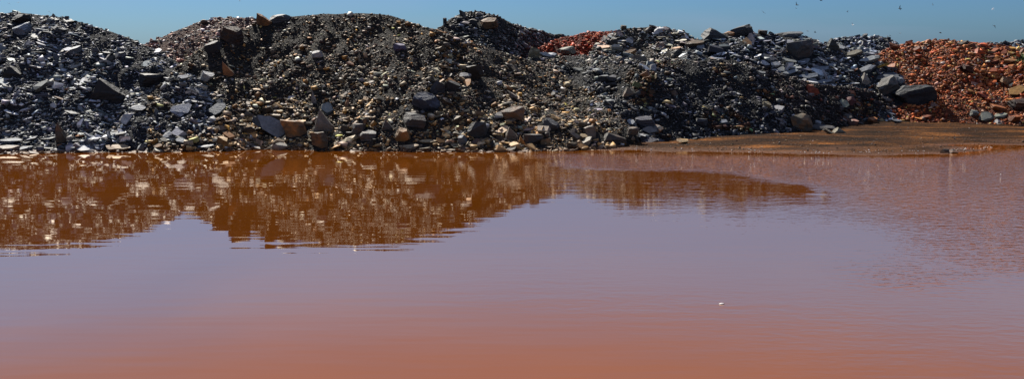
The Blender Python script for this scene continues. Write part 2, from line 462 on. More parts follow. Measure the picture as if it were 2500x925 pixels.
# crest: pixels of the skyline or upper edge; foot: (px, distance along the ground) ; 'fp' = foot given as pixels on the flat
HEAPS = [
    dict(key='A', label='blue grey slate rubble heap nearest the left edge, reaching the water', pal='blue', tan=.66,
         crest=[(-340, 30), (-150, 26), (0, 34), (70, 34), (150, 44), (230, 65), (300, 88), (350, 109), (400, 134), (450, 168), (500, 204), (550, 246), (605, 296), (660, 352)],
         fp=[(-340, 371), (0, 366), (300, 365), (500, 361), (600, 356), (660, 355)], lmin=.10, lmax=.70, alpha=2.0, dens=72, plate=.93, n_obj=300),
    dict(key='B', label='large brown grey rubble heap in the middle with big boulders along the waterline', pal='warm', tan=[(1070, .663), (1140, .57), (1200, .50), (1290, .40), (1370, .34), (1450, .34), (1560, .4)],
         crest=[(360, 240), (420, 175), (480, 128), (540, 92), (600, 68), (650, 52), (700, 44), (740, 38), (800, 35), (870, 32), (950, 36), (1010, 58), (1070, 76),
                (1130, 98), (1200, 120), (1290, 146), (1370, 180), (1440, 222), (1500, 275), (1560, 338)],
         fp=[(360, 366), (560, 362), (640, 358), (800, 362), (1000, 364), (1250, 363), (1400, 360), (1500, 356), (1560, 351)], lmin=.10, lmax=.62, alpha=2.05, dens=74, plate=.74, n_obj=300),
    dict(key='P', label='pinkish rubble heap rising behind the dip beside the blue grey heap', pal='pink', tan=.62,
         crest=[(300, 170), (340, 118), (380, 100), (430, 76), (480, 57), (530, 47), (590, 44), (650, 48), (700, 60), (760, 100)],
         fd=[(300, 60), (760, 60)], lmin=.13, lmax=.7, alpha=2.3, dens=45, plate=.75, n_obj=90),
    dict(key='C', label='pointed dark rubble heap with the highest peak behind the middle heap', pal='dusk', tan=.66,
         crest=[(1010, 150), (1050, 92), (1075, 68), (1095, 50), (1130, 34), (1165, 30), (1205, 36), (1250, 58), (1300, 76), (1350, 84), (1400, 89), (1450, 110), (1500, 160)],
         fd=[(1010, 65.5), (1200, 66.5), (1290, 73), (1350, 80), (1500, 84)], lmin=.13, lmax=.65, alpha=2.3, dens=52, plate=.5, n_obj=110),
    dict(key='D', label='small brick red rubble heap near the centre of the skyline', pal='red', tan=.6,
         crest=[(1270, 180), (1320, 114), (1370, 92), (1430, 82), (1500, 76), (1560, 80), (1620, 110), (1660, 170)],
         fd=[(1270, 70), (1660, 71)], lmin=.13, lmax=.5, alpha=2.5, dens=55, plate=.7, n_obj=90),
    dict(key='E', label='pale tan grey slab heap between the small red heap and the dark crest boulders', pal='tan', tan=.64, 
         crest=[(1400, 190), (1440, 132), (1480, 96), (1520, 70), (1560, 66), (1600, 64), (1645, 73), (1700, 94), (1750, 106), (1800, 140), (1830, 190)],
         fd=[(1400, 66), (1830, 66)], lmin=.15, lmax=.85, alpha=2.0, dens=42, plate=.9, n_obj=200),
    dict(key='G', label='bluish slate slab heap with large stacked slabs right of centre', pal='slate', tan=.64,
         crest=[(1640, 170), (1690, 106), (1740, 84), (1800, 82), (1860, 84), (1920, 82), (1965, 88), (2010, 108), (2070, 128), (2130, 150), (2180, 172), (2230, 205), (2280, 250)],
         fd=[(1640, 65), (1800, 64.5), (2000, 65.5), (2280, 68)], lmin=.13, lmax=1.15, alpha=1.75, dens=40, plate=.9, n_obj=280),
    dict(key='I', label='small dark rubble heap on the skyline just left of the orange red heap', pal='slate', tan=.6,
         crest=[(1970, 160), (2010, 108), (2050, 94), (2110, 90), (2150, 89), (2190, 104), (2230, 150)],
         fd=[(1970, 80), (2230, 80)], lmin=.16, lmax=.7, alpha=2.2, dens=38, plate=.35, n_obj=60),
    dict(key='K', label='low far dark rubble ridge on the skyline at the right edge', pal='slate', tan=.55,
         crest=[(2250, 170), (2300, 120), (2400, 108), (2460, 106), (2520, 102), (2650, 100), (2800, 104)],
         fd=[(2250, 80), (2800, 80)], lmin=.17, lmax=.7, alpha=2.2, dens=28, plate=.4, n_obj=45),
    dict(key='J', label='orange red rubble heap at the right behind the brown flat', pal='rust', tan=.62,
         crest=[(2080, 215), (2120, 150), (2150, 128), (2190, 112), (2240, 105), (2300, 99), (2360, 103), (2430, 112), (2500, 120), (2600, 128), (2760, 140)],
         fd=[(2080, 68), (2250, 67), (2500, 65.3), (2760, 65)], lmin=.12, lmax=.62, alpha=2.3, dens=62, plate=.3, n_obj=260),
    dict(key='F', label='black fine gravel slope below the small red and tan heaps', pal='black', tan=[(1150, .45), (1300, .34), (1400, .30), (1480, .42), (1560, .62), (1960, .68)],
         crest=[(1150, 255), (1210, 175), (1300, 140), (1400, 138), (1500, 146), (1600, 150), (1700, 148), (1790, 148), (1840, 170), (1900, 225), (1960, 320)],
         fp=[(1150, 358), (1300, 357), (1450, 353), (1560, 348), (1700, 342), (1850, 335), (1960, 328)], lmin=.10, lmax=.7, alpha=2.6, dens=80, plate=.4, n_obj=200),
    dict(key='H', label='dark brown gravel cone below the slate slabs, spilling onto the flat', pal='umber', tan=.62,
         crest=[(1720, 250), (1770, 185), (1820, 152), (1870, 168), (1930, 192), (2000, 208), (2070, 214), (2130, 224), (2190, 250), (2240, 272), (2300, 290), (2350, 298)],
         fp=[(1720, 338), (1850, 334), (1950, 327), (2050, 318), (2150, 308), (2250, 303), (2350, 300)], lmin=.09, lmax=.6, alpha=2.7, dens=85, plate=.4, n_obj=160),
]
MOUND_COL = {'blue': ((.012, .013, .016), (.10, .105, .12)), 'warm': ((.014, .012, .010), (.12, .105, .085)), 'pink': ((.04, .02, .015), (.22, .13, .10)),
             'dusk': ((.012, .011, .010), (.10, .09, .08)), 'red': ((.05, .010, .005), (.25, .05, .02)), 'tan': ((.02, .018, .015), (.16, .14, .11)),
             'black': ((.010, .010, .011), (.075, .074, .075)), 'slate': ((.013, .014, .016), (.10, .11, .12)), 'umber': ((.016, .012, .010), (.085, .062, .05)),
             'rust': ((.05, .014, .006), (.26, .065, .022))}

all_v, all_f, voff = [], [], 0
for hp in HEAPS:
    cx = np.array([c[0] for c in hp['crest']], float); cy = np.array([c[1] for c in hp['crest']], float)
    cols = np.arange(cx[0], cx[-1] + .1, 9.0)
    crest_y = np.interp(cols, cx, cy)
    crest_y = crest_y + 1.5 * vnoise(cols * 0.06, cols * 0 + 3.3, 5)
    NT, NB = 44, 22
    grid = np.zeros((len(cols), NT + NB, 3))
    seed = ord(hp['key'])
    for i, px in enumerate(cols):
        d = ray(px, crest_y[i])
        if 'fp' in hp:
            a = np.array(hp['fp'], float)
            P0 = ground_hit(px, np.interp(px, a[:, 0], a[:, 1]), 0.12)
        else:
            a = np.array(hp['fd'], float)
            dist = np.interp(px, a[:, 0], a[:, 1])
            P0 = np.array([(px - 1250) / F_PX * dist, dist, 0.45])
        tn = np.interp(px, *zip(*hp['tan'])) if isinstance(hp['tan'], list) else hp['tan']
        s = (H - P0[2] + tn * P0[1]) / (tn * d[1] - d[2])
        P1 = np.array([0, 0, H]) + s * d
        if P1[1] < P0[1] + .25: P1 = P0 + np.array([0, .25, .12])
        run = P1[1] - P0[1]
        for j in range(NT):
            t = (j - 3) / (NT - 4.0)
            q = P0 + (P1 - P0) * t
            grid[i, j] = q
        back = np.linspace(0, 1, NB + 1)[1:] * (P1[2] / .6 + 1.8)
        for j, sb in enumerate(back):
            grid[i, NT + j] = P1 + np.array([P1[0] / P1[1] * sb, sb, -.62 * sb * sb / (sb + .9)])
    # bulges and gullies, pushed along the slope normal; skyline kept
    tt = np.clip((np.arange(NT + NB) - 3) / (NT - 4.0), 0, 2)
    fade = np.clip(tt * 5, 0, 1) * np.where(tt <= 1, np.clip((1.02 - tt) * 5, 0.12, 1), 0.5)
    amp = 0.34 * fbm(grid[..., 0] * .32, grid[..., 1] * .20, seed, 3) + 0.17 * fbm(grid[..., 0] * 1.3, grid[..., 1] * 1.1 + 9, seed + 3, 3)
    off = (amp * fade[None, :])[..., None] * np.array([0, -.55, .83])
    grid += off
    hp['grid'], hp['NT'], hp['cols'] = grid, NT, cols
    nu, nv = grid.shape[:2]
    base = np.array([grid[:, :, 0].mean(), grid[:, 3, 1].mean(), 0.0])
    tris = grid_tris(nu, nv)
    me = fast_mesh('rubble_heap', grid.reshape(-1, 3) - base, tris)
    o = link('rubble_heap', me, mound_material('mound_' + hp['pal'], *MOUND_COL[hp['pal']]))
    o.location = base
    tag(o, hp['label'], 'rubble heap', 'heaps of quarry waste along the far bank')
    hp['obj'], hp['base'] = o, base
    all_v.append(grid.reshape(-1, 3)); all_f.append(tris + voff); voff += nu * nv
gm = np.stack([GX, GY, GZ], -1).reshape(-1, 3)
all_v.append(gm); all_f.append(grid_tris(len(xs), len(ys)) + voff)
BVH = BVHTree.FromPolygons([tuple(v) for v in np.concatenate(all_v)], [tuple(int(k) for k in f) for f in np.concatenate(all_f)])
CAM = Vector((0, 0, H))


def hit(px, py):
    for dy in range(0, 60, 2):
        d = Vector(ray(px, py + dy)).normalized()
        p, n, idx, dist = BVH.ray_cast(CAM, d)
        if p is not None and dist < 130:
            return p, n
    return Vector(ground_hit(px, py + 10)), Vector((0, 0, 1))


# ------------------------------------------------------------------ rock shapes
def cut_rock(kind, seed, detail=0):
    """unit rock (about -0.5..0.5 on each axis) : a block split by fracture planes"""
    r = random.Random(seed)
    bm = bmesh.new()
    bmesh.ops.create_cube(bm, size=1.0)

    def cut(no, dist):
        g = bm.verts[:] + bm.edges[:] + bm.faces[:]
        res = bmesh.ops.bisect_plane(bm, geom=g, plane_co=no * dist, plane_no=no, clear_outer=True)
        ed = [e for e in res['geom_cut'] if isinstance(e, bmesh.types.BMEdge)]
        if ed:
            bmesh.ops.contextual_create(bm, geom=ed)
    if kind == 'slab':
        n = r.randint(5, 7)
        a0 = r.uniform(0, 6.28)
        for k in range(n):
            a = a0 + 6.283 * k / n + r.uniform(-.35, .35)
            cut(Vector((math.cos(a), math.sin(a), r.uniform(-.25, .25))).normalized(), r.uniform(.34, .47))
        cut(Vector((r.uniform(-.25, .25), r.uniform(-.25, .25), 1)).normalized(), .4)
        if r.random() < .5: cut(Vector((r.uniform(-1, 1), r.uniform(-1, 1), .9)).normalized(), .42)
    elif kind == 'wedge':
        cut(Vector((.75, .1, .66)).normalized(), .20)
        cut(Vector((-.85, -.05, .35)).normalized(), .30)
        cut(Vector((.1, -.8, .6)).normalized(), .36)
        cut(Vector((.1, .8, .5)).normalized(), .36)
        for k in range(3):
            cut(Vector((r.uniform(-1, 1), r.uniform(-1, 1), r.uniform(-.4, .8))).normalized(), r.uniform(.44, .52))
    elif kind == 'block':
        for sx in (-1, 1):
            for axis in range(3):
                v = Vector((r.uniform(-.42, .42), r.uniform(-.42, .42), r.uniform(-.42, .42))); v[axis] = sx
                cut(v.normalized(), r.uniform(.36, .46))
        for k in range(8):
            v = Vector((r.choice((-1, 1)) * r.uniform(.3, 1), r.choice((-1, 1)) * r.uniform(.3, 1), r.uniform(-.5, 1.1))).normalized()
            cut(v, r.uniform(.40, .54))
    else:                                              # chunk
        for k in range(6):
            v = Vector((r.gauss(0, 1), r.gauss(0, 1), r.gauss(0, 1))).normalized()
            cut(v, r.uniform(.20, .45))
    bmesh.ops.remove_doubles(bm, verts=bm.verts, dist=.012)
    bmesh.ops.triangulate(bm, faces=bm.faces)
    if detail:
        bmesh.ops.subdivide_edges(bm, edges=bm.edges, cuts=detail, use_grid_fill=True)
        bmesh.ops.triangulate(bm, faces=bm.faces)
        lay = [r.uniform(-.055, .055) for _ in range(40)]
        nl = 9 if kind == 'slab' else 13
        ax = Vector((r.uniform(-.3, .3), r.uniform(-.3, .3), 1)).normalized() if kind != 'slab' else Vector((0, 0, 1))
        o3 = Vector((r.uniform(0, 50), r.uniform(0, 50), r.uniform(0, 50)))
        for v in bm.verts:
            z = v.co.dot(ax)
            f = 1 + lay[int((z + .8) * nl) % 40]                 # cleavage layers step in and out
            d1 = noise.noise_vector(v.co * 2.2 + o3) * .028 + noise.noise_vector(v.co * 6.5 + o3) * .022
            if kind == 'slab': d1.z *= .5
            side = v.co - ax * z
            v.co = ax * z + side * f + d1
    # normalise
    mn = Vector([min(v.co[i] for v in bm.verts) for i in range(3)]); mx = Vector([max(v.co[i] for v in bm.verts) for i in range(3)])
    for v in bm.verts:
        for i in range(3):
            v.co[i] = (v.co[i] - (mn[i] + mx[i]) / 2) / (mx[i] - mn[i])
    bmesh.ops.recalc_face_normals(bm, faces=bm.faces)
    me = bpy.data.meshes.new('rock')
    bm.to_mesh(me); bm.free()
    at = me.attributes.new('edge', 'FLOAT', 'FACE')       # side faces darkened to paint in their shade, top and bottom kept pale
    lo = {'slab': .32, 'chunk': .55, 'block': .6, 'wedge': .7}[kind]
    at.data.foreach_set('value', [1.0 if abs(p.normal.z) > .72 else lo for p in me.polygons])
    return me


# ------------------------------------------------------------------ boulders one can point at
BOULD = []


def boulder(px, py, w, h, kind, col, rust, label, yaw=0, pitch=None, roll=0, depth=.8, thick=.22, name='boulder', cat='boulder', group=None):
    """px,py: where its lower edge meets the heap, w,h: pixels across; pitch tilts a slab's face to the camera, roll turns it in the picture"""
    P, n = hit(px, py)
    dist = P.y
    k = dist / F_PX
    W, Hh = w * k, h * k
    rz, ry = math.radians(yaw), math.radians(roll)
    if kind == 'slab':
        a = math.radians(28 if pitch is None else pitch)
        T = thick * W
        D = max((Hh - T * math.cos(a)) / math.sin(a + .1), .35 * W) if Hh > T * math.cos(a) * 1.1 else .6 * W
        D = min(D, 1.3 * W)
        R = Matrix.Rotation(-ry, 3, 'Y') @ Matrix.Rotation(a, 3, 'X') @ Matrix.Rotation(rz, 3, 'Z')
        dims = Vector((W, D, T))
        C = P + Vector((0, .5 * D * math.cos(a) - .05 * W, .5 * D * math.sin(a) + .35 * T))
    else:
        D = depth * W
        R = Matrix.Rotation(-ry, 3, 'Y') @ Matrix.Rotation(math.radians(14 if pitch is None else pitch), 3, 'X') @ Matrix.Rotation(rz, 3, 'Z')
        dims = Vector((W * 1.05, D, Hh * 1.05))
        C = P + Vector((0, .30 * D, .44 * Hh))
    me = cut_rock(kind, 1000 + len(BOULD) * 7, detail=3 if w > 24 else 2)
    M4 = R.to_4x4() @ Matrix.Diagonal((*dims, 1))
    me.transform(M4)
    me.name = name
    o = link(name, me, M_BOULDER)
    o.location = C
    o.color = (*[k * .7 for k in col], 1 - rust)
    tag(o, label, cat, group)
    BOULD.append((np.array(C), np.array(R), np.array(dims)))
    return o


GR, LG, DK, BL = (.17, .175, .18), (.30, .32, .34), (.020, .021, .024), (.055, .068, .10)
BR, OC, RD, TN = (.17, .11, .065), (.38, .19, .06), (.36, .09, .045), (.40, .34, .25)
SLAB = dict(name='flat_stone', cat='flat stone')
# left heap
boulder(257, 244, 86, 54, 'wedge', DK, 0, 'big black wedge boulder with a thin sloping right edge, middle of the left heap', depth=.5)
boulder(372, 208, 70, 30, 'block', DK, 0, 'low rough black block right of the black wedge boulder', depth=.6)
boulder(438, 288, 50, 40, 'slab', (.36, .39, .44), 0, 'rounded pale blue slab facing the water on the left heap', pitch=46, thick=.14, **SLAB)
boulder(303, 306, 26, 46, 'slab', (.42, .43, .42), .1, 'pale upright slab with a straight left edge below the black wedge boulder', pitch=50, roll=-18, **SLAB)
boulder(334, 276, 42, 24, 'slab', LG, 0, 'pale slab lying just above the pale upright slab', pitch=38, roll=4, **SLAB)
boulder(526, 284, 52, 34, 'slab', (.17, .19, .21), 0, 'blue grey slab dipping right near the right foot of the left heap', pitch=45, roll=24, thick=.12, **SLAB)
boulder(286, 370, 64, 21, 'slab', (.40, .29, .17), .25, 'tan orange triangular slab lying at the waterline on the left', pitch=22, thick=.16, **SLAB)
boulder(22, 350, 62, 15, 'slab', (.33, .35, .36), 0, 'long pale grey slab above the water at the left edge', pitch=22, thick=.1, **SLAB)
boulder(12, 369, 64, 15, 'slab', (.34, .30, .25), .3, 'rust tinged slab lowest at the left edge by the water', pitch=20, thick=.12, **SLAB)
boulder(58, 367, 38, 13, 'slab', (.36, .38, .39), 0, 'flat grey slab right of the rust tinged slab at the water', pitch=22, roll=10, thick=.12, **SLAB)
boulder(146, 352, 28, 56, 'wedge', (.11, .095, .075), .3, 'tall dark upright rock with tan tip low on the left heap', depth=.8)
boulder(50, 86, 44, 28, 'block', (.25, .29, .34), 0, 'rough pale blue boulder just under the crest at far left', depth=.7, roll=6)
boulder(48, 57, 42, 22, 'block', DK, 0, 'squat black block on the left heap above the pale blue boulder', depth=.7, roll=8)
boulder(28, 186, 46, 26, 'wedge', DK, 0, 'black wedge rock at the left edge halfway up the heap', depth=.7)
boulder(447, 198, 28, 17, 'slab', (.50, .50, .48), 0, 'bright near white slab right of the low black block', pitch=40, thick=.3, **SLAB)
boulder(502, 198, 30, 24, 'block', (.46, .46, .45), .1, 'bright pale boulder in the gully between left and middle heaps', depth=.7, roll=-28)
boulder(128, 268, 16, 22, 'slab', (.42, .43, .42), 0, 'small pale leaning slab low on the far left heap', pitch=46, roll=-30, **SLAB)
boulder(440, 352, 26, 18, 'slab', (.40, .42, .42), 0, 'pale slab with torn top edge just above the left shore', pitch=40, roll=-6, **SLAB)
boulder(500, 362, 40, 12, 'slab', (.46, .47, .46), 0, 'wide pale slab at the waterline left of the dark tilted slab', pitch=18, thick=.1, **SLAB)
boulder(408, 340, 24, 20, 'slab', (.42, .43, .43), 0, 'squarish pale slab near the left shore', pitch=44, roll=12, **SLAB)
# middle heap
boulder(565, 106, 56, 42, 'block', (.05, .032, .025), .12, 'black brown block with a reddish edge below the pink crest', depth=.6, roll=-16)
boulder(642, 64, 40, 25, 'block', (.20, .09, .03), .5, 'orange brown block standing on the crest of the middle heap', depth=.5, roll=-24)
boulder(684, 54, 50, 19, 'block', (.10, .115, .13), 0, 'dark slate block on the crest right of the orange brown block', depth=.7)
boulder(552, 186, 24, 38, 'wedge', (.32, .14, .06), .35, 'orange leaning slab in the gully below the black brown block', depth=.5, roll=12)
boulder(520, 130, 40, 30, 'block', DK, 0, 'dark recessed block left of the orange leaning slab', depth=.7)
boulder(655, 330, 98, 46, 'slab', (.20, .205, .21), 0, 'largest tilted grey slab rising to the right at the left foot of the middle heap', pitch=40, roll=-27, thick=.14, **SLAB)
boulder(716, 334, 74, 44, 'block', (.20, .12, .06), .75, 'rusty cracked boulder right of the largest tilted grey slab', depth=.6, roll=-12)
boulder(788, 320, 50, 56, 'wedge', (.22, .20, .18), .08, 'grey pointed boulder standing above the waterline', depth=.55, pitch=12)
boulder(780, 362, 40, 42, 'block', (.10, .075, .05), .4, 'brown black blocky boulder at the waterline below the grey pointed boulder', depth=.7)
boulder(798, 280, 34, 30, 'slab', (.25, .28, .27), 0, 'greenish blue slab right above the grey pointed boulder', pitch=48, roll=-30, **SLAB)
boulder(766, 254, 12, 36, 'wedge', (.27, .27, .27), 0, 'thin grey splinter stone standing above the greenish blue slab', depth=.8)
boulder(875, 330, 34, 30, 'block', (.11, .10, .095), .2, 'dark block right of the grey pointed boulder', depth=.7)
boulder(1040, 272, 64, 46, 'block', BL, 0, 'big dark blue boulder in the lower middle heap', depth=.6, roll=-24)
boulder(1068, 226, 34, 32, 'chunk', (.06, .065, .08), 0, 'dark boulder just above the big dark blue boulder', depth=.8)
boulder(1104, 226, 38, 32, 'chunk', (.035, .033, .033), 0, 'black lump right beside the dark boulder above the blue one', depth=.8)
boulder(1158, 196, 42, 40, 'block', (.032, .026, .022), 0, 'black brown boulder high on the right of the middle heap', depth=.7, roll=14)
boulder(1136, 192, 32, 16, 'slab', (.36, .35, .33), 0, 'pale slab leaning on the left of the black brown boulder', pitch=38, thick=.2, **SLAB)
boulder(1166, 336, 48, 42, 'block', (.05, .052, .055), 0, 'dark boulder with pale upper rim near the shore', depth=.7)
boulder(1248, 342, 34, 34, 'wedge', (.19, .16, .13), .1, 'brown grey triangular boulder left of the orange diamond stone', depth=.6)
boulder(1273, 357, 19, 27, 'wedge', (.44, .20, .045), .5, 'bright orange diamond shaped stone by the shore', depth=.5)
boulder(1252, 290, 58, 30, 'block', (.12, .10, .08), .35, 'tan topped dark slab above the triangular boulder', depth=.7, roll=10)
boulder(982, 348, 36, 36, 'block', (.25, .15, .06), .6, 'ochre topped block left of the dark shore boulders', depth=.7, roll=12)
boulder(1012, 312, 54, 34, 'block', (.07, .068, .066), .1, 'dark block below the big dark blue boulder', depth=.7)
boulder(998, 366, 50, 16, 'slab', (.38, .30, .19), .3, 'tan slab lying at the waterline of the middle heap', pitch=20, thick=.16, **SLAB)
boulder(1044, 351, 42, 12, 'slab', (.40, .31, .18), .2, 'flat ochre slab just above the tan waterline slab', pitch=18, thick=.14, **SLAB)
boulder(1100, 370, 40, 8, 'slab', (.42, .36, .25), .1, 'low pale tan slab right of the tan waterline slab', pitch=14, thick=.12, **SLAB)
boulder(1130, 352, 24, 20, 'chunk', (.24, .25, .26), 0, 'grey blue lump in front of the dark shore boulders', depth=.9)
boulder(976, 126, 34, 20, 'block', (.15, .13, .22), 0, 'purple tinted stone high on the middle heap', depth=.7)
boulder(772, 142, 28, 18, 'block', (.50, .48, .45), 0, 'bright white angular stone on the upper middle heap', depth=.7, roll=20)
boulder(895, 345, 46, 24, 'block', (.10, .098, .095), .15, 'wide dark rock near the water below the dark block', depth=.7)
boulder(945, 318, 30, 28, 'wedge', (.09, .088, .085), .1, 'dark leaning rock left of the ochre topped block', depth=.6)
boulder(1345, 320, 44, 30, 'block', (.10, .10, .10), 0, 'dark grey block near the right end of the middle heap', depth=.7, roll=-14)
boulder(1300, 352, 52, 26, 'block', (.06, .055, .05), .1, 'low black rock right of the orange diamond stone', depth=.6)
boulder(1222, 292, 34, 22, 'slab', (.30, .28, .25), .1, 'grey slab left of the tan topped dark slab', pitch=40, roll=18, **SLAB)
boulder(1440, 336, 30, 30, 'block', (.24, .21, .17), .1, 'tan grey boulder above the orange and pale shore stones', depth=.7)
boulder(1396, 363, 28, 17, 'block', (.11, .075, .04), .4, 'dark block with an orange end on the muddy shore', depth=.7)
boulder(1413, 357, 19, 15, 'block', (.40, .24, .11), .3, 'small orange tan stone beside the dark block on the muddy shore', depth=.8)
boulder(1432, 355, 26, 20, 'chunk', (.38, .34, .27), .1, 'pale rounded stone right of the small orange tan stone', depth=.8)
boulder(1495, 348, 66, 26, 'wedge', (.075, .065, .055), .12, 'long dark rock low at the right end of the middle heap', depth=.5, roll=8)
boulder(1590, 330, 40, 24, 'slab', (.17, .165, .155), 0, 'dull grey slab at the foot of the black gravel slope', pitch=44, roll=8, **SLAB)
boulder(1545, 332, 30, 22, 'block', (.18, .15, .12), .1, 'brown grey block left of the dull grey slab', depth=.7)
boulder(1667, 351, 26, 11, 'chunk', (.46, .28, .10), .3, 'yellow ochre stone alone on the brown flat', depth=.8)
boulder(1522, 354, 17, 8, 'chunk', (.44, .28, .10), .2, 'small yellow stone on the mud near the long dark rock', depth=.8)
# behind
boulder(1193, 72, 46, 27, 'block', (.13, .078, .04), .35, 'large brown block just below the pointed peak', depth=.6, roll=20)
boulder(1086, 60, 9, 16, 'block', (.08, .085, .09), 0, 'small dark upright stone on the left edge of the pointed heap', depth=.9)
boulder(1161, 33, 10, 9, 'wedge', (.07, .07, .07), 0, 'small dark stone on the very peak of the pointed heap', depth=.9)
boulder(1304, 142, 28, 28, 'block', (.30, .28, .18), .15, 'greenish grey round edged boulder left of the small red heap', depth=.6)
boulder(1382, 132, 44, 17, 'block', (.30, .30, .24), .05, 'greenish overhanging slab at the foot of the small red heap', depth=.8, roll=10, **SLAB)
boulder(1333, 143, 36, 16, 'slab', (.40, .41, .40), 0, 'pale striped slab left of the greenish overhanging slab', pitch=38, roll=-20, **SLAB)
boulder(1540, 134, 30, 12, 'slab', (.33, .21, .12), .3, 'brown slab in the middle of the tan grey heap', pitch=34, roll=14, thick=.3, **SLAB)
boulder(1522, 73, 15, 11, 'chunk', (.11, .10, .075), 0, 'dark rounded stone on the left crest of the tan grey heap', depth=.9)
boulder(1697, 113, 44, 13, 'block', (.12, .085, .05), .2, 'long dark brown slab right of the tan grey heap', depth=.7, **SLAB)
boulder(1646, 138, 36, 13, 'block', (.11, .105, .09), 0, 'long thin dark slab dipping right on the tan grey heap', depth=.5, roll=22, **SLAB)
boulder(1596, 176, 18, 22, 'slab', (.28, .29, .30), 0, 'pale grey plate standing at the top of the black gravel slope', pitch=50, thick=.2, **SLAB)
boulder(1536, 234, 30, 22, 'wedge', (.21, .19, .15), .2, 'tan edged rock in the black gravel slope', depth=.5)
boulder(1495, 200, 28, 16, 'block', (.10, .10, .11), 0, 'dark rock at the upper black gravel slope', depth=.7)
boulder(1412, 178, 30, 16, 'slab', (.36, .36, .30), .1, 'pale greenish slab left of the dark rock in the upper gravel', pitch=36, roll=-12, **SLAB)
boulder(1575, 308, 52, 24, 'block', (.10, .10, .12), 0, 'low blue black rock near the foot of the gravel slope', depth=.6)
boulder(1712, 306, 32, 18, 'block', (.09, .095, .105), 0, 'dark ridged rock near the foot of the gravel right of the blue black rock', depth=.7)
boulder(1768, 304, 26, 14, 'slab', (.22, .24, .28), 0, 'blue grey flat stone at the right foot of the gravel slope', pitch=30, **SLAB)
# slate slab heap
boulder(1746, 92, 56, 24, 'wedge', (.06, .068, .07), 0, 'large dark boulder on the skyline, left one of the crest pair', depth=.8)
boulder(1812, 88, 50, 25, 'block', (.055, .06, .065), 0, 'large dark layered boulder on the skyline, right one of the crest pair', depth=.7, roll=17)
boulder(1781, 87, 22, 9, 'chunk', (.26, .12, .05), .4, 'small orange stone wedged between the two dark crest boulders', depth=.9)
boulder(1863, 84, 19, 13, 'chunk', (.15, .125, .10), 0, 'brown grey knob stone on the skyline of the slate heap', depth=.9)
boulder(1930, 88, 64, 8, 'block', (.13, .14, .14), 0, 'long flat slab lying level on the crest of the slate heap', depth=.5, roll=2, **SLAB)
boulder(1958, 142, 62, 46, 'block', (.09, .10, .105), .1, 'huge dark block in the upper slate heap', depth=.6, roll=10)
boulder(2034, 122, 32, 30, 'wedge', (.055, .065, .06), 0, 'dark triangular slab on the right crest of the slate heap', depth=.5)
boulder(2058, 124, 24, 15, 'slab', (.52, .53, .50), 0, 'bright white slab right of the dark triangular slab', pitch=36, thick=.2, **SLAB)
boulder(2086, 138, 44, 16, 'slab', (.36, .33, .24), .15, 'long tan slab dipping right on the slate heap', pitch=34, roll=16, thick=.16, **SLAB)
boulder(2004, 178, 52, 20, 'slab', (.22, .25, .28), 0, 'wide blue slab in the middle of the slate heap', pitch=30, roll=5, thick=.16, **SLAB)
boulder(1976, 198, 56, 24, 'slab', (.20, .23, .26), 0, 'wide layered blue slab at the bottom left of the slate heap', pitch=32, roll=10, thick=.22, **SLAB)
boulder(2012, 208, 56, 15, 'slab', (.23, .255, .28), 0, 'flat blue slab lowest in the slate heap', pitch=24, roll=8, thick=.14, **SLAB)
boulder(2075, 208, 50, 6, 'slab', (.34, .36, .38), 0, 'thin pale slab edge above the brown gravel cone', pitch=12, thick=.08, **SLAB)
boulder(1895, 165, 24, 15, 'slab', (.47, .48, .47), 0, 'square pale slab at the lower left of the slate heap', pitch=42, thick=.16, **SLAB)
boulder(1868, 162, 24, 16, 'slab', (.44, .45, .46), 0, 'pale triangular slab left of the square pale slab', pitch=44, roll=-14, thick=.16, **SLAB)
boulder(1928, 156, 38, 13, 'slab', (.42, .43, .38), 0, 'pale yellowish slab right of the square pale slab', pitch=30, roll=-12, thick=.2, **SLAB)
boulder(1944, 170, 30, 8, 'slab', (.46, .47, .45), 0, 'thin pale slab below the pale yellowish slab', pitch=22, thick=.16, **SLAB)
boulder(1930, 184, 40, 12, 'slab', (.26, .285, .30), 0, 'grey slab dipping right above the brown gravel', pitch=30, roll=12, thick=.16, **SLAB)
boulder(2120, 178, 50, 20, 'slab', (.26, .28, .30), 0, 'layered slab on the right flank of the slate heap', pitch=30, roll=22, thick=.2, **SLAB)
boulder(2126, 152, 54, 16, 'slab', (.33, .35, .35), 0, 'long grey slab at the upper right flank of the slate heap', pitch=28, roll=14, thick=.14, **SLAB)
boulder(2166, 230, 52, 36, 'block', (.12, .117, .105), .08, 'pale fractured block left of the biggest dark block', depth=.6, roll=22)
boulder(2236, 254, 92, 50, 'block', (.032, .036, .042), 0, 'biggest dark block at the right tip of the slate heap', depth=.7, roll=4)
boulder(2170, 196, 58, 13, 'block', (.10, .11, .12), 0, 'flat dark slab above the pale fractured block', depth=.6, roll=4, **SLAB)
boulder(2198, 204, 24, 16, 'block', (.33, .35, .36), 0, 'small pale layered slab on top of the biggest dark block', depth=.7, **SLAB)
boulder(2114, 208, 26, 32, 'wedge', (.38, .36, .31), .05, 'pale pointed stone left of the pale fractured block', depth=.6)
boulder(2112, 96, 12, 14, 'block', (.11, .12, .13), 0, 'dark knob stone on the small heap left of the orange red heap', depth=.9)
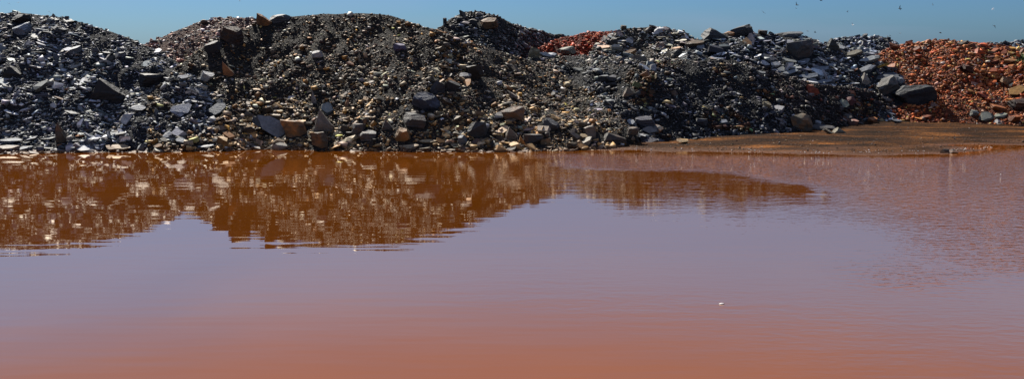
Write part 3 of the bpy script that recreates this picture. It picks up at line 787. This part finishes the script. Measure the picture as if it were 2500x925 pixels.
# brown gravel cone
boulder(1980, 234, 30, 34, 'wedge', (.36, .085, .045), 0, 'bright red pointed slab leaning on the brown gravel cone', depth=.4, roll=28)
boulder(2060, 266, 26, 24, 'slab', (.22, .25, .20), 0, 'green grey slab standing in the brown gravel cone', pitch=48, roll=30, thick=.16, **SLAB)
boulder(2078, 258, 26, 22, 'block', (.17, .06, .055), 0, 'maroon rock right of the green grey slab', depth=.7, roll=20)
boulder(1958, 318, 52, 40, 'block', (.15, .125, .085), .35, 'olive brown boulder at the foot of the brown gravel cone', depth=.7)
boulder(1997, 313, 18, 19, 'block', (.25, .26, .275), 0, 'speckled grey stone right of the olive brown boulder', depth=.8)
boulder(2084, 307, 24, 14, 'chunk', (.34, .17, .13), .1, 'pinkish stone at the foot of the brown gravel cone', depth=.8)
boulder(2132, 299, 22, 11, 'chunk', (.36, .13, .04), .4, 'orange stone right of the pinkish stone', depth=.8)
boulder(2022, 326, 26, 13, 'slab', (.30, .25, .16), .1, 'tan leaning slab on the edge of the brown flat', pitch=36, roll=-26, thick=.25, **SLAB)
boulder(2051, 325, 28, 14, 'wedge', (.30, .27, .19), .1, 'tan grey stone right of the tan leaning slab', depth=.7)
boulder(2012, 318, 70, 12, 'block', (.075, .07, .068), 0, 'long low black slab behind the tan leaning slab', depth=.5, **SLAB)
boulder(1872, 264, 20, 16, 'block', (.32, .28, .17), .1, 'small tan boulder left on the brown gravel cone', depth=.8, roll=-20)
boulder(2190, 301, 26, 12, 'slab', (.20, .21, .22), 0, 'grey stone at the edge of the flat below the biggest dark block', pitch=34, **SLAB)
# orange red heap
boulder(2410, 297, 36, 26, 'slab', (.38, .38, .29), 0, 'pale greenish slab at the foot of the orange red heap', pitch=48, roll=16, thick=.16, **SLAB)
boulder(2380, 284, 20, 15, 'block', (.36, .37, .31), 0, 'small pale block left of the pale greenish slab', depth=.7)
boulder(2446, 290, 34, 16, 'slab', (.36, .37, .28), .05, 'greenish flat slab right of the pale greenish slab', pitch=34, roll=10, thick=.2, **SLAB)
boulder(2488, 234, 46, 26, 'slab', (.46, .24, .06), .5, 'yellow orange layered slab at the right edge', pitch=36, roll=24, thick=.22, **SLAB)
boulder(2492, 270, 52, 30, 'block', (.085, .05, .035), .1, 'dark brown boulder below the yellow orange slab', depth=.7)
boulder(2460, 206, 26, 17, 'block', (.40, .24, .12), .2, 'tan block above the yellow orange slab', depth=.7, roll=-18)
boulder(2440, 270, 34, 15, 'chunk', (.36, .11, .03), .3, 'orange rock above the greenish flat slab', depth=.8)
boulder(2478, 299, 24, 18, 'chunk', (.36, .10, .03), .3, 'orange stone at the foot of the heap right of the greenish flat slab', depth=.8)
boulder(2352, 112, 30, 11, 'slab', (.16, .15, .12), .2, 'dark flat slab on the crest of the orange red heap', pitch=20, roll=18, thick=.3, **SLAB)
boulder(2186, 120, 30, 13, 'block', (.27, .09, .035), .2, 'rust brown slab at the left crest of the orange red heap', depth=.7, roll=-20)
boulder(2366, 178, 24, 20, 'chunk', (.10, .035, .018), 0, 'dark red rock in the middle of the orange red heap', depth=.8)
# clod on the shore
boulder(2308, 374, 24, 9, 'chunk', (.028, .020, .014), 0, 'dark mud clod at the edge of the water on the right', depth=.9, name='mud_clod', cat='clod')
boulder(2330, 374, 24, 7, 'chunk', (.028, .020, .014), 0, 'flatter dark mud clod touching the larger one on its right', depth=.9, name='mud_clod', cat='clod')

# ------------------------------------------------------------------ loose stones
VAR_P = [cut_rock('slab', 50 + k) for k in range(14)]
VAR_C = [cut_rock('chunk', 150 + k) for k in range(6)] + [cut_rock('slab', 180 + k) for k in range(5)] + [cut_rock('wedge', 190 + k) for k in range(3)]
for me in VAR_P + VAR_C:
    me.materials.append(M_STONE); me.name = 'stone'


def small_shapes(n, seed, plate):
    """compact stone shapes (8 corners, 12 triangles) for the joined rubble"""
    out = []
    r = np.random.default_rng(seed)
    base = np.array([[x, y, z] for z in (-.5, .5) for x, y in ((-.5, -.5), (.5, -.5), (.5, .5), (-.5, .5))])
    tri = np.array([[0, 2, 1], [0, 3, 2], [4, 5, 6], [4, 6, 7], [0, 1, 5], [0, 5, 4], [1, 2, 6], [1, 6, 5], [2, 3, 7], [2, 7, 6], [3, 0, 4], [3, 4, 7]])
    for k in range(n):
        v = base.copy()
        ang = r.uniform(-.45, .45, 4)
        rad = r.uniform(.65, 1.15, 4)
        for c in range(4):
            a = math.radians(45 + 90 * c) + math.pi + ang[c]
            for lv in (0, 4):
                rr = rad[c] * .62 * (r.uniform(.8, 1.05) if lv else 1)
                v[c + lv, 0], v[c + lv, 1] = math.cos(a) * rr, math.sin(a) * rr
        v[:, 2] += r.uniform(-.22, .22, 8) * (.5 if plate else 1.0)
        out.append(v)
    return np.array(out), tri


SH_P, TRI = small_shapes(40, 11, True)
SH_C, _ = small_shapes(40, 12, False)


def rot_frames(n, r, normals, sigma, edge):
    up = .4 * normals + .6 * np.array([0, 0, 1.0])
    up = up + r.normal(0, 1, (n, 3)) * sigma
    m = r.random(n) < edge
    up[m] = r.normal(0, 1, (m.sum(), 3))
    up /= np.linalg.norm(up, axis=1, keepdims=True)
    a = np.stack([r.normal(0, .75, n), np.ones(n), r.normal(0, .3, n)], 1)
    x = np.cross(a, up); x /= np.linalg.norm(x, axis=1, keepdims=True)
    y = np.cross(up, x)
    return np.stack([x, y, up], 2)


def clear_of_boulders(P, L):
    keep = np.ones(len(P), bool)
    for C, R, dims in BOULD:
        q = np.abs((P - C) @ R)
        keep &= ~np.all(q < dims * .5 + np.minimum(L, .35)[:, None] * .22, axis=1)
        # nothing piled right in front of it
        d = P - (C + np.array([0, -.30 * dims[0], -.02]))
        e = (d / (np.array([.46 * dims[0], .35 * dims[0], max(.36 * dims[2], .18 * dims[0])]) + 1e-6)) ** 2
        keep &= ~((e.sum(1) < 1) & (L > .12))
    return keep


def lay_stones(parent, base, P, Nn, L, tint, plate, r, n_obj, sigma=.22, stuff_name='loose_rubble', soft=False):
    n = len(P)
    isp = r.random(n) < plate
    R = rot_frames(n, r, Nn, sigma, .11)
    dims = np.stack([L, L * r.uniform(.40, .80, n), L * np.where(isp, r.uniform(.045, .17, n), r.uniform(.28, .55, n))], 1)
    C = P + Nn * (dims[:, 2] * r.uniform(-.15, .55, n))[:, None]
    order = np.argsort(-L)
    big, rest = order[:n_obj], order[n_obj:]
    for i in big:
        me = (VAR_P if isp[i] else VAR_C)[int(r.integers(14))]
        o = bpy.data.objects.new('stone', me)
        COL.objects.link(o)
        o.parent = parent
        M = Matrix(R[i].tolist()).to_4x4() @ Matrix.Diagonal((*[float(k) * 1.05 for k in dims[i]], 1))
        M.translation = Vector(C[i] - base)
        o.matrix_local = M
        o.color = (*[float(k) for k in tint[i]], 1.0 - (.5 if r.random() < .08 else 0))
    m = len(rest)
    shp = np.where(isp[rest][:, None, None], SH_P[r.integers(40, size=m)], SH_C[r.integers(40, size=m)])
    v = np.einsum('nij,nkj->nki', R[rest], shp * dims[rest][:, None, :]) + (C[rest] - base)[:, None, :]
    f = TRI[None] + (np.arange(m) * 8)[:, None, None]
    col = np.concatenate([np.repeat(tint[rest], 8, 0), np.ones((m * 8, 1))], 1)
    edge = np.ones((m, 12)); edge[:, 4:] = .85 if soft else np.where(isp[rest], .30, .5)[:, None]  # sides of the small stones darkened too, shade put into the colour
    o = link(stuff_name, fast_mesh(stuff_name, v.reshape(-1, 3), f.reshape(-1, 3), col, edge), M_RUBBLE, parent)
    tag(o, kind='stuff')
    return m * 12


total = 0
for hp in HEAPS:
    r = np.random.default_rng(ord(hp['key']))
    g = hp['grid'][:, :hp['NT'] + 5]
    a, b, c, d = g[:-1, :-1], g[1:, :-1], g[1:, 1:], g[:-1, 1:]
    nrm = np.cross(b - a, d - a)
    area = np.linalg.norm(nrm, axis=2)
    nrm /= area[..., None] + 1e-9
    nrm[nrm[..., 2] < 0] *= -1
    pxm = (hp['cols'][:-1] + hp['cols'][1:]) / 2
    wgt = area * np.where((pxm < -90) | (pxm > 2590), .35, 1.0)[:, None]
    n = int(wgt.sum() * hp['dens'])
    idx = r.choice(wgt.size, n, p=(wgt / wgt.sum()).ravel())
    i, j = np.unravel_index(idx, wgt.shape)
    u, v = r.random((n, 1)), r.random((n, 1))
    P = a[i, j] * (1 - u) * (1 - v) + b[i, j] * u * (1 - v) + c[i, j] * u * v + d[i, j] * (1 - u) * v
    Nn = nrm[i, j]
    t = np.clip((j + .5 - 3) / (hp['NT'] - 4.0), 0, 1.1)
    U = r.random(n)
    al = hp['alpha']
    q = (hp['lmax'] / hp['lmin']) ** (-al)
    L = hp['lmin'] * (1 - U * (1 - q)) ** (-1 / al)
    patch = fbm(P[:, 0] * .75, P[:, 2] * .28, ord(hp['key']) + 40, 3)          # chutes of finer and coarser stones run down the slope
    L = L * np.clip(1 + .5 * patch, .5, 1.6)
    if hp['key'] == 'B':
        L = L * np.where(t < .32, 1.30 - .9 * t, .82)
    if hp['key'] in 'AF':
        L = L * np.where(t < .15, 1.25, 1.0)
    L = np.clip(L, .07, hp['lmax'] * 1.25)
    keep = clear_of_boulders(P, L) & (P[:, 2] > ground_z(P[:, 0], P[:, 1]) - .12)
    P, Nn, L, t = P[keep], Nn[keep], L[keep], t[keep]
    n = len(P)
    tint = pick_tints(hp['pal'], n, r)
    tint_gain = np.clip((L / .19) ** .7, .36, 1.42)[:, None]      # dark fine chips tinted deeper to paint shaded gaps, larger plates paler
    # patches of another colour inside a heap
    pn = fbm(P[:, 0] * .5, P[:, 2] * .9, ord(hp['key']) + 80, 3)
    if hp['key'] in 'FH':
        m = pn > .62
        tint[m] = pick_tints('rust', m.sum(), r) * np.array([.28, .56, .9])
    if hp['key'] == 'F':
        m = (P[:, 2] > 4.0) & (r.random(n) < .35)
        tint[m] = pick_tints('tan', m.sum(), r) * .7
    if hp['key'] == 'B':
        m = (t < .35) & (r.random(n) < .22)
        tint[m] = np.array([.36, .22, .09]) * r.uniform(.6, 1.15, (m.sum(), 1))
        m = (P[:, 0] > 5) & (r.random(n) < np.clip((P[:, 0] - 5) / 8, 0, .6))
        tint[m] = pick_tints('dusk', m.sum(), r)
    if hp['key'] in 'GH':
        m = (P[:, 0] > 21) & (r.random(n) < np.clip((P[:, 0] - 21) / 40, 0, .2))
        tint[m] = pick_tints('rust', m.sum(), r)
    if hp['key'] in 'JD':
        m = r.random(n) < .02
        tint[m] = pick_tints('tan', m.sum(), r)
    if hp['pal'] not in ('rust', 'red', 'pink'):
        tint = np.clip(tint * tint_gain, .006, .6)
    total += lay_stones(hp['obj'], hp['base'], P, Nn, L, tint, hp['plate'], r, hp['n_obj'], soft=hp['pal'] in ('rust', 'red', 'pink'))

# stones strewn on the shore and over the flat (pieces of the ground)
r = np.random.default_rng(99)
n = 9000
px = r.uniform(-120, 2620, n)
X = np.array([ground_hit(p, 370)[0] for p in px])
s = np.where(X < 5, r.exponential(.7, n) - .45, np.where(X < 14, r.exponential(1.5, n) - .3, r.exponential(4.5, n) - .1))
Y = shore_y(X) + s
near_heap = X < 3.5
L = np.where(near_heap, .10 * (1 - r.random(n) * .985) ** (-1 / 2.0), .05 * (1 - r.random(n) * .97) ** (-1 / 2.6))
L = np.clip(L, .05, .8)
Z = ground_z(X, Y)
keep = (Z > -.11) & (Y < 70) & ((X < 3.5) | (s > .9) | (L < .07))
P = np.stack([X, Y, Z], 1)
keep &= clear_of_boulders(P, L)
P, L = P[keep], L[keep]
n = len(P)
tint = np.where((P[:, 0] < -14)[:, None], pick_tints('blue', n, r), np.where((P[:, 0] < 5)[:, None], pick_tints('warm', n, r), pick_tints('umber', n, r) * 1.15))
m = r.random(n) < .18
tint[m] = np.array([.36, .22, .10]) * r.uniform(.6, 1.1, (m.sum(), 1))
total += lay_stones(ground, np.zeros(3), P, np.tile([0, 0, 1.0], (n, 1)), L, tint, .85, r, 220, sigma=.16, stuff_name='shore_gravel')

# white salt crumbs along the waterline
n = 150
px = np.concatenate([r.uniform(1330, 2500, 70), r.choice([1425, 1570, 1850, 1990, 2120, 2230, 2380, 2470], 80) + r.normal(0, 14, 80)])
X = np.array([ground_hit(p, 372)[0] for p in px])
Y = shore_y(X) + r.uniform(.4, 1.4, n)
P = np.stack([X, Y, np.maximum(ground_z(X, Y), 0.0)], 1)
L = np.clip(r.lognormal(math.log(.033), .4, n), .02, .08)
isz = len(P)
R = rot_frames(isz, r, np.tile([0, 0, 1.0], (isz, 1)), .5, .2)
dims = np.stack([L, L * .7, L * .6], 1)
v = np.einsum('nij,nkj->nki', R, SH_C[r.integers(40, size=isz)] * dims[:, None, :]) + (P + [0, 0, .01])[:, None, :]
f = TRI[None] + (np.arange(isz) * 8)[:, None, None]
ms = bpy.data.materials.new('salt_white')
_t, _b, _N, _L = nodes_of(ms)
_b.inputs['Base Color'].default_value = (.62, .58, .56, 1)
_b.inputs['Roughness'].default_value = .6
crumbs = link('salt_crumbs', fast_mesh('salt_crumbs', v.reshape(-1, 3), f.reshape(-1, 3)), ms)
tag(crumbs, 'white salt crumbs scattered along the muddy waterline', 'salt crumbs', kind='stuff')

# ------------------------------------------------------------------ grass tuft on the right heap
mg = bpy.data.materials.new('grass_green')
_t, _b, _N, _L = nodes_of(mg)
_b.inputs['Base Color'].default_value = (.055, .085, .015, 1)
_b.inputs['Roughness'].default_value = .7
gv, gf = [], []
for k in range(420):
    p, nn = hit(2496 + random.gauss(0, 11), 146 + random.gauss(0, 5))
    a = random.uniform(0, 6.28); h_ = random.uniform(.12, .32); w_ = .012
    dx, dy = math.cos(a), math.sin(a)
    b0 = Vector((p.x - dy * w_, p.y + dx * w_, p.z - .02)); b1 = Vector((p.x + dy * w_, p.y - dx * w_, p.z - .02))
    mid = Vector((p.x + dx * h_ * .2, p.y + dy * h_ * .2, p.z + h_ * .65)); tip = Vector((p.x + dx * h_ * .6, p.y + dy * h_ * .6, p.z + h_))
    s0 = len(gv)
    gv += [b0, b1, mid, tip]; gf += [(s0, s0 + 1, s0 + 2), (s0, s0 + 2, s0 + 3), (s0 + 1, s0 + 3, s0 + 2)]
gr = link('grass', fast_mesh('grass', np.array([tuple(v) for v in gv]), np.array(gf)), mg)
tag(gr, 'small patch of green grass on the heap at the right edge', 'grass', kind='stuff')


# ------------------------------------------------------------------ gulls
def gull_mesh(up, bend, spread):
    """gull about 1.1 m across: body, head, bill, tail and jointed wings fused into one skin"""
    bm = bmesh.new()

    def tube(sections, nseg=8):
        rings = []
        for c, right, upv, ra, rb in sections:
            rings.append([bm.verts.new(c + right * math.cos(2 * math.pi * k / nseg) * ra + upv * math.sin(2 * math.pi * k / nseg) * rb) for k in range(nseg)])
        for A, B in zip(rings, rings[1:]):
            for k in range(nseg):
                bm.faces.new((A[k], A[(k + 1) % nseg], B[(k + 1) % nseg], B[k]))
        bm.faces.new(rings[0][::-1]); bm.faces.new(rings[-1])
    X, Y, Z = Vector((1, 0, 0)), Vector((0, 1, 0)), Vector((0, 0, 1))
    tube([(Vector((0, y, z)), X, Z, ra, rb) for y, z, ra, rb in
          ((-.33, .0, .085, .010), (-.24, .0, .05, .018), (-.14, -.005, .055, .05), (0, -.01, .075, .07), (.12, 0, .06, .06), (.17, .015, .042, .045),
           (.215, .02, .045, .042), (.25, .018, .025, .024), (.30, .008, .008, .009))])
    for s in (-1, 1):
        el = Vector((s * .24 * spread, .06, .24 * math.sin(up) + .02)); wr = el + Vector((s * .18 * spread, -.02, .16 * math.sin(bend)))
        tp = wr + Vector((s * .18 * spread, -.13, .12 * math.sin(bend)))
        tube([(Vector((s * .03, .02, .02)), Y, Z, .085, .024), (el, Y, Z, .075, .017), (wr, Y, Z, .055, .013), (tp, Y, Z, .012, .008)])
    bmesh.ops.recalc_face_normals(bm, faces=bm.faces)
    me = bpy.data.meshes.new('gull'); bm.to_mesh(me); bm.free()
    tmp = bpy.data.objects.new('tmp', me); COL.objects.link(tmp)
    md = tmp.modifiers.new('r', 'REMESH'); md.mode = 'VOXEL'; md.voxel_size = .012
    dg = bpy.context.evaluated_depsgraph_get()
    out = bpy.data.meshes.new_from_object(tmp.evaluated_get(dg))
    bpy.data.objects.remove(tmp)
    out.name = 'gull'
    return out


GM = [gull_mesh(.5, -.4, 1.0), gull_mesh(.95, .3, .9), gull_mesh(-.15, -.7, 1.0), gull_mesh(.15, .1, 1.05)]


def gull_material(name, c):
    m = bpy.data.materials.new(name)
    t, b, N, L = nodes_of(m)
    n = N('ShaderNodeTexNoise'); n.inputs['Scale'].default_value = 5
    tcn = N('ShaderNodeTexCoord'); L(tcn.outputs['Object'], n.inputs['Vector'])
    mx = N('ShaderNodeMix'); mx.data_type = 'RGBA'
    mx.inputs['A'].default_value = (*[k * .7 for k in c], 1); mx.inputs['B'].default_value = (*c, 1)
    L(n.outputs['Fac'], mx.inputs['Factor']); L(mx.outputs['Result'], b.inputs['Base Color'])
    b.inputs['Roughness'].default_value = .7
    return m


GD, GW, GG = gull_material('dark_plumage', (.03, .032, .036)), gull_material('white_plumage', (.85, .85, .84)), gull_material('grey_plumage', (.16, .18, .2))
GULLS = [  # px, py, distance, mesh, colour, heading, bank, label
    (1945, 13, 170, 1, GD, 40, 30, 'dark gull flapping near the top edge above the slate heap'),
    (1944, 21, 330, 3, GG, 60, 10, 'faint tiny gull just below the flapping dark gull'),
    (2004, 2, 190, 0, GD, 110, -18, 'dark gull cut by the top edge of the picture'),
    (1864, 31, 220, 3, GG, 10, 38, 'grey gull gliding banked, leftmost of the right hand flock'),
    (1971, 76, 260, 2, GG, 30, 12, 'grey gull low over the slate heap crest, left of a pair'),
    (1990, 80, 230, 1, GD, 70, 8, 'dark gull low over the slate heap crest, right of a pair'),
    (2069, 30, 300, 1, GG, 100, 20, 'faint grey gull above and left of the white gull'),
    (2082, 62, 200, 1, GW, 20, 25, 'white gull above the small dark heap'),
    (2197, 22, 170, 1, GD, 60, 55, 'dark steeply banked gull alone under the pale cloud streak'),
    (2277, 12, 340, 0, GG, 30, 60, 'faint tiny gull high in the pale cloud streak'),
    (2424, 23, 240, 0, GW, 40, -30, 'small white gull high at the far right'),
    (2428, 64, 190, 2, GD, 20, 35, 'dark gull lower at the far right below the white one'),
    (2296, 81, 200, 0, GD, 80, 0, 'dark gull just above the crest of the orange red heap'),
    (2166, 88, 300, 2, GG, 20, 5, 'left one of two faint gulls touching wings above the orange crest'),
    (2173, 88, 290, 0, GG, 40, 20, 'right one of two faint gulls touching wings above the orange crest'),
    (2198, 82, 330, 0, GG, 15, 0, 'tiny grey gull between the two faint gulls and the dark crest gull'),
    (120, 29, 260, 2, GD, 30, 35, 'small dark gull just over the crest of the left heap'),
    (22, 9, 300, 2, GG, 40, 30, 'small gull in the upper left corner of the sky'),
    (45, 7, 310, 0, GG, 20, -20, 'small gull right beside the one in the upper left corner'),
    (585, 3, 320, 0, GG, 60, 10, 'tiny gull at the top edge above the pink heap'),
]
for px_, py_, dd, mi, mt, hd, bk, lab in GULLS:
    me = GM[mi].copy(); me.materials.clear(); me.materials.append(mt)
    o = bpy.data.objects.new('gull', me); COL.objects.link(o)
    d = ray(px_, py_)
    o.location = Vector((0, 0, H)) + Vector(d) * (dd / d[1])
    o.rotation_euler = (math.radians(8), math.radians(bk), math.radians(hd))
    tag(o, lab, 'gull', 'gulls circling over the heaps')


# ------------------------------------------------------------------ feathers afloat
def feather(px_, py_, ln, rot, label):
    n = 14
    v, f = [], []
    for k in range(n + 1):
        t = k / n
        w = .24 * ln * (math.sin(math.pi * min(1, t * 1.05 + .04)) ** .7) * (1 - .35 * t) if t < .98 else .004
        z = .16 * ln * math.sin(math.pi * t) ** 1.2 * (1 - .5 * t)
        x = (t - .5) * ln
        v += [(x, -w, z * .2 + .004), (x, 0, z + .012), (x, w, z * .2 + .004)]
    for k in range(n):
        a = 3 * k
        for q in (0, 1):
            f += [(a + q, a + 3 + q, a + 4 + q), (a + q, a + 4 + q, a + 1 + q)]
    nv_ = len(v)
    v += [(x, y, z - .008) for x, y, z in v]
    f += [(c + nv_, b + nv_, a + nv_) for a, b, c in f]
    o = link('feather', fast_mesh('feather', np.array(v), np.array(f)), ms)
    P = ground_hit(px_, py_)
    o.location = (P[0], P[1], .004)
    o.rotation_euler = (0, 0, rot)
    tag(o, label, 'feather', 'feathers afloat')


feather(1762, 742, .125, .15, 'white feather floating alone on the calm water')
feather(2443, 426, .10, .6, 'tiny white feather on the ruffled water near the right edge')
print('rubble triangles', total)
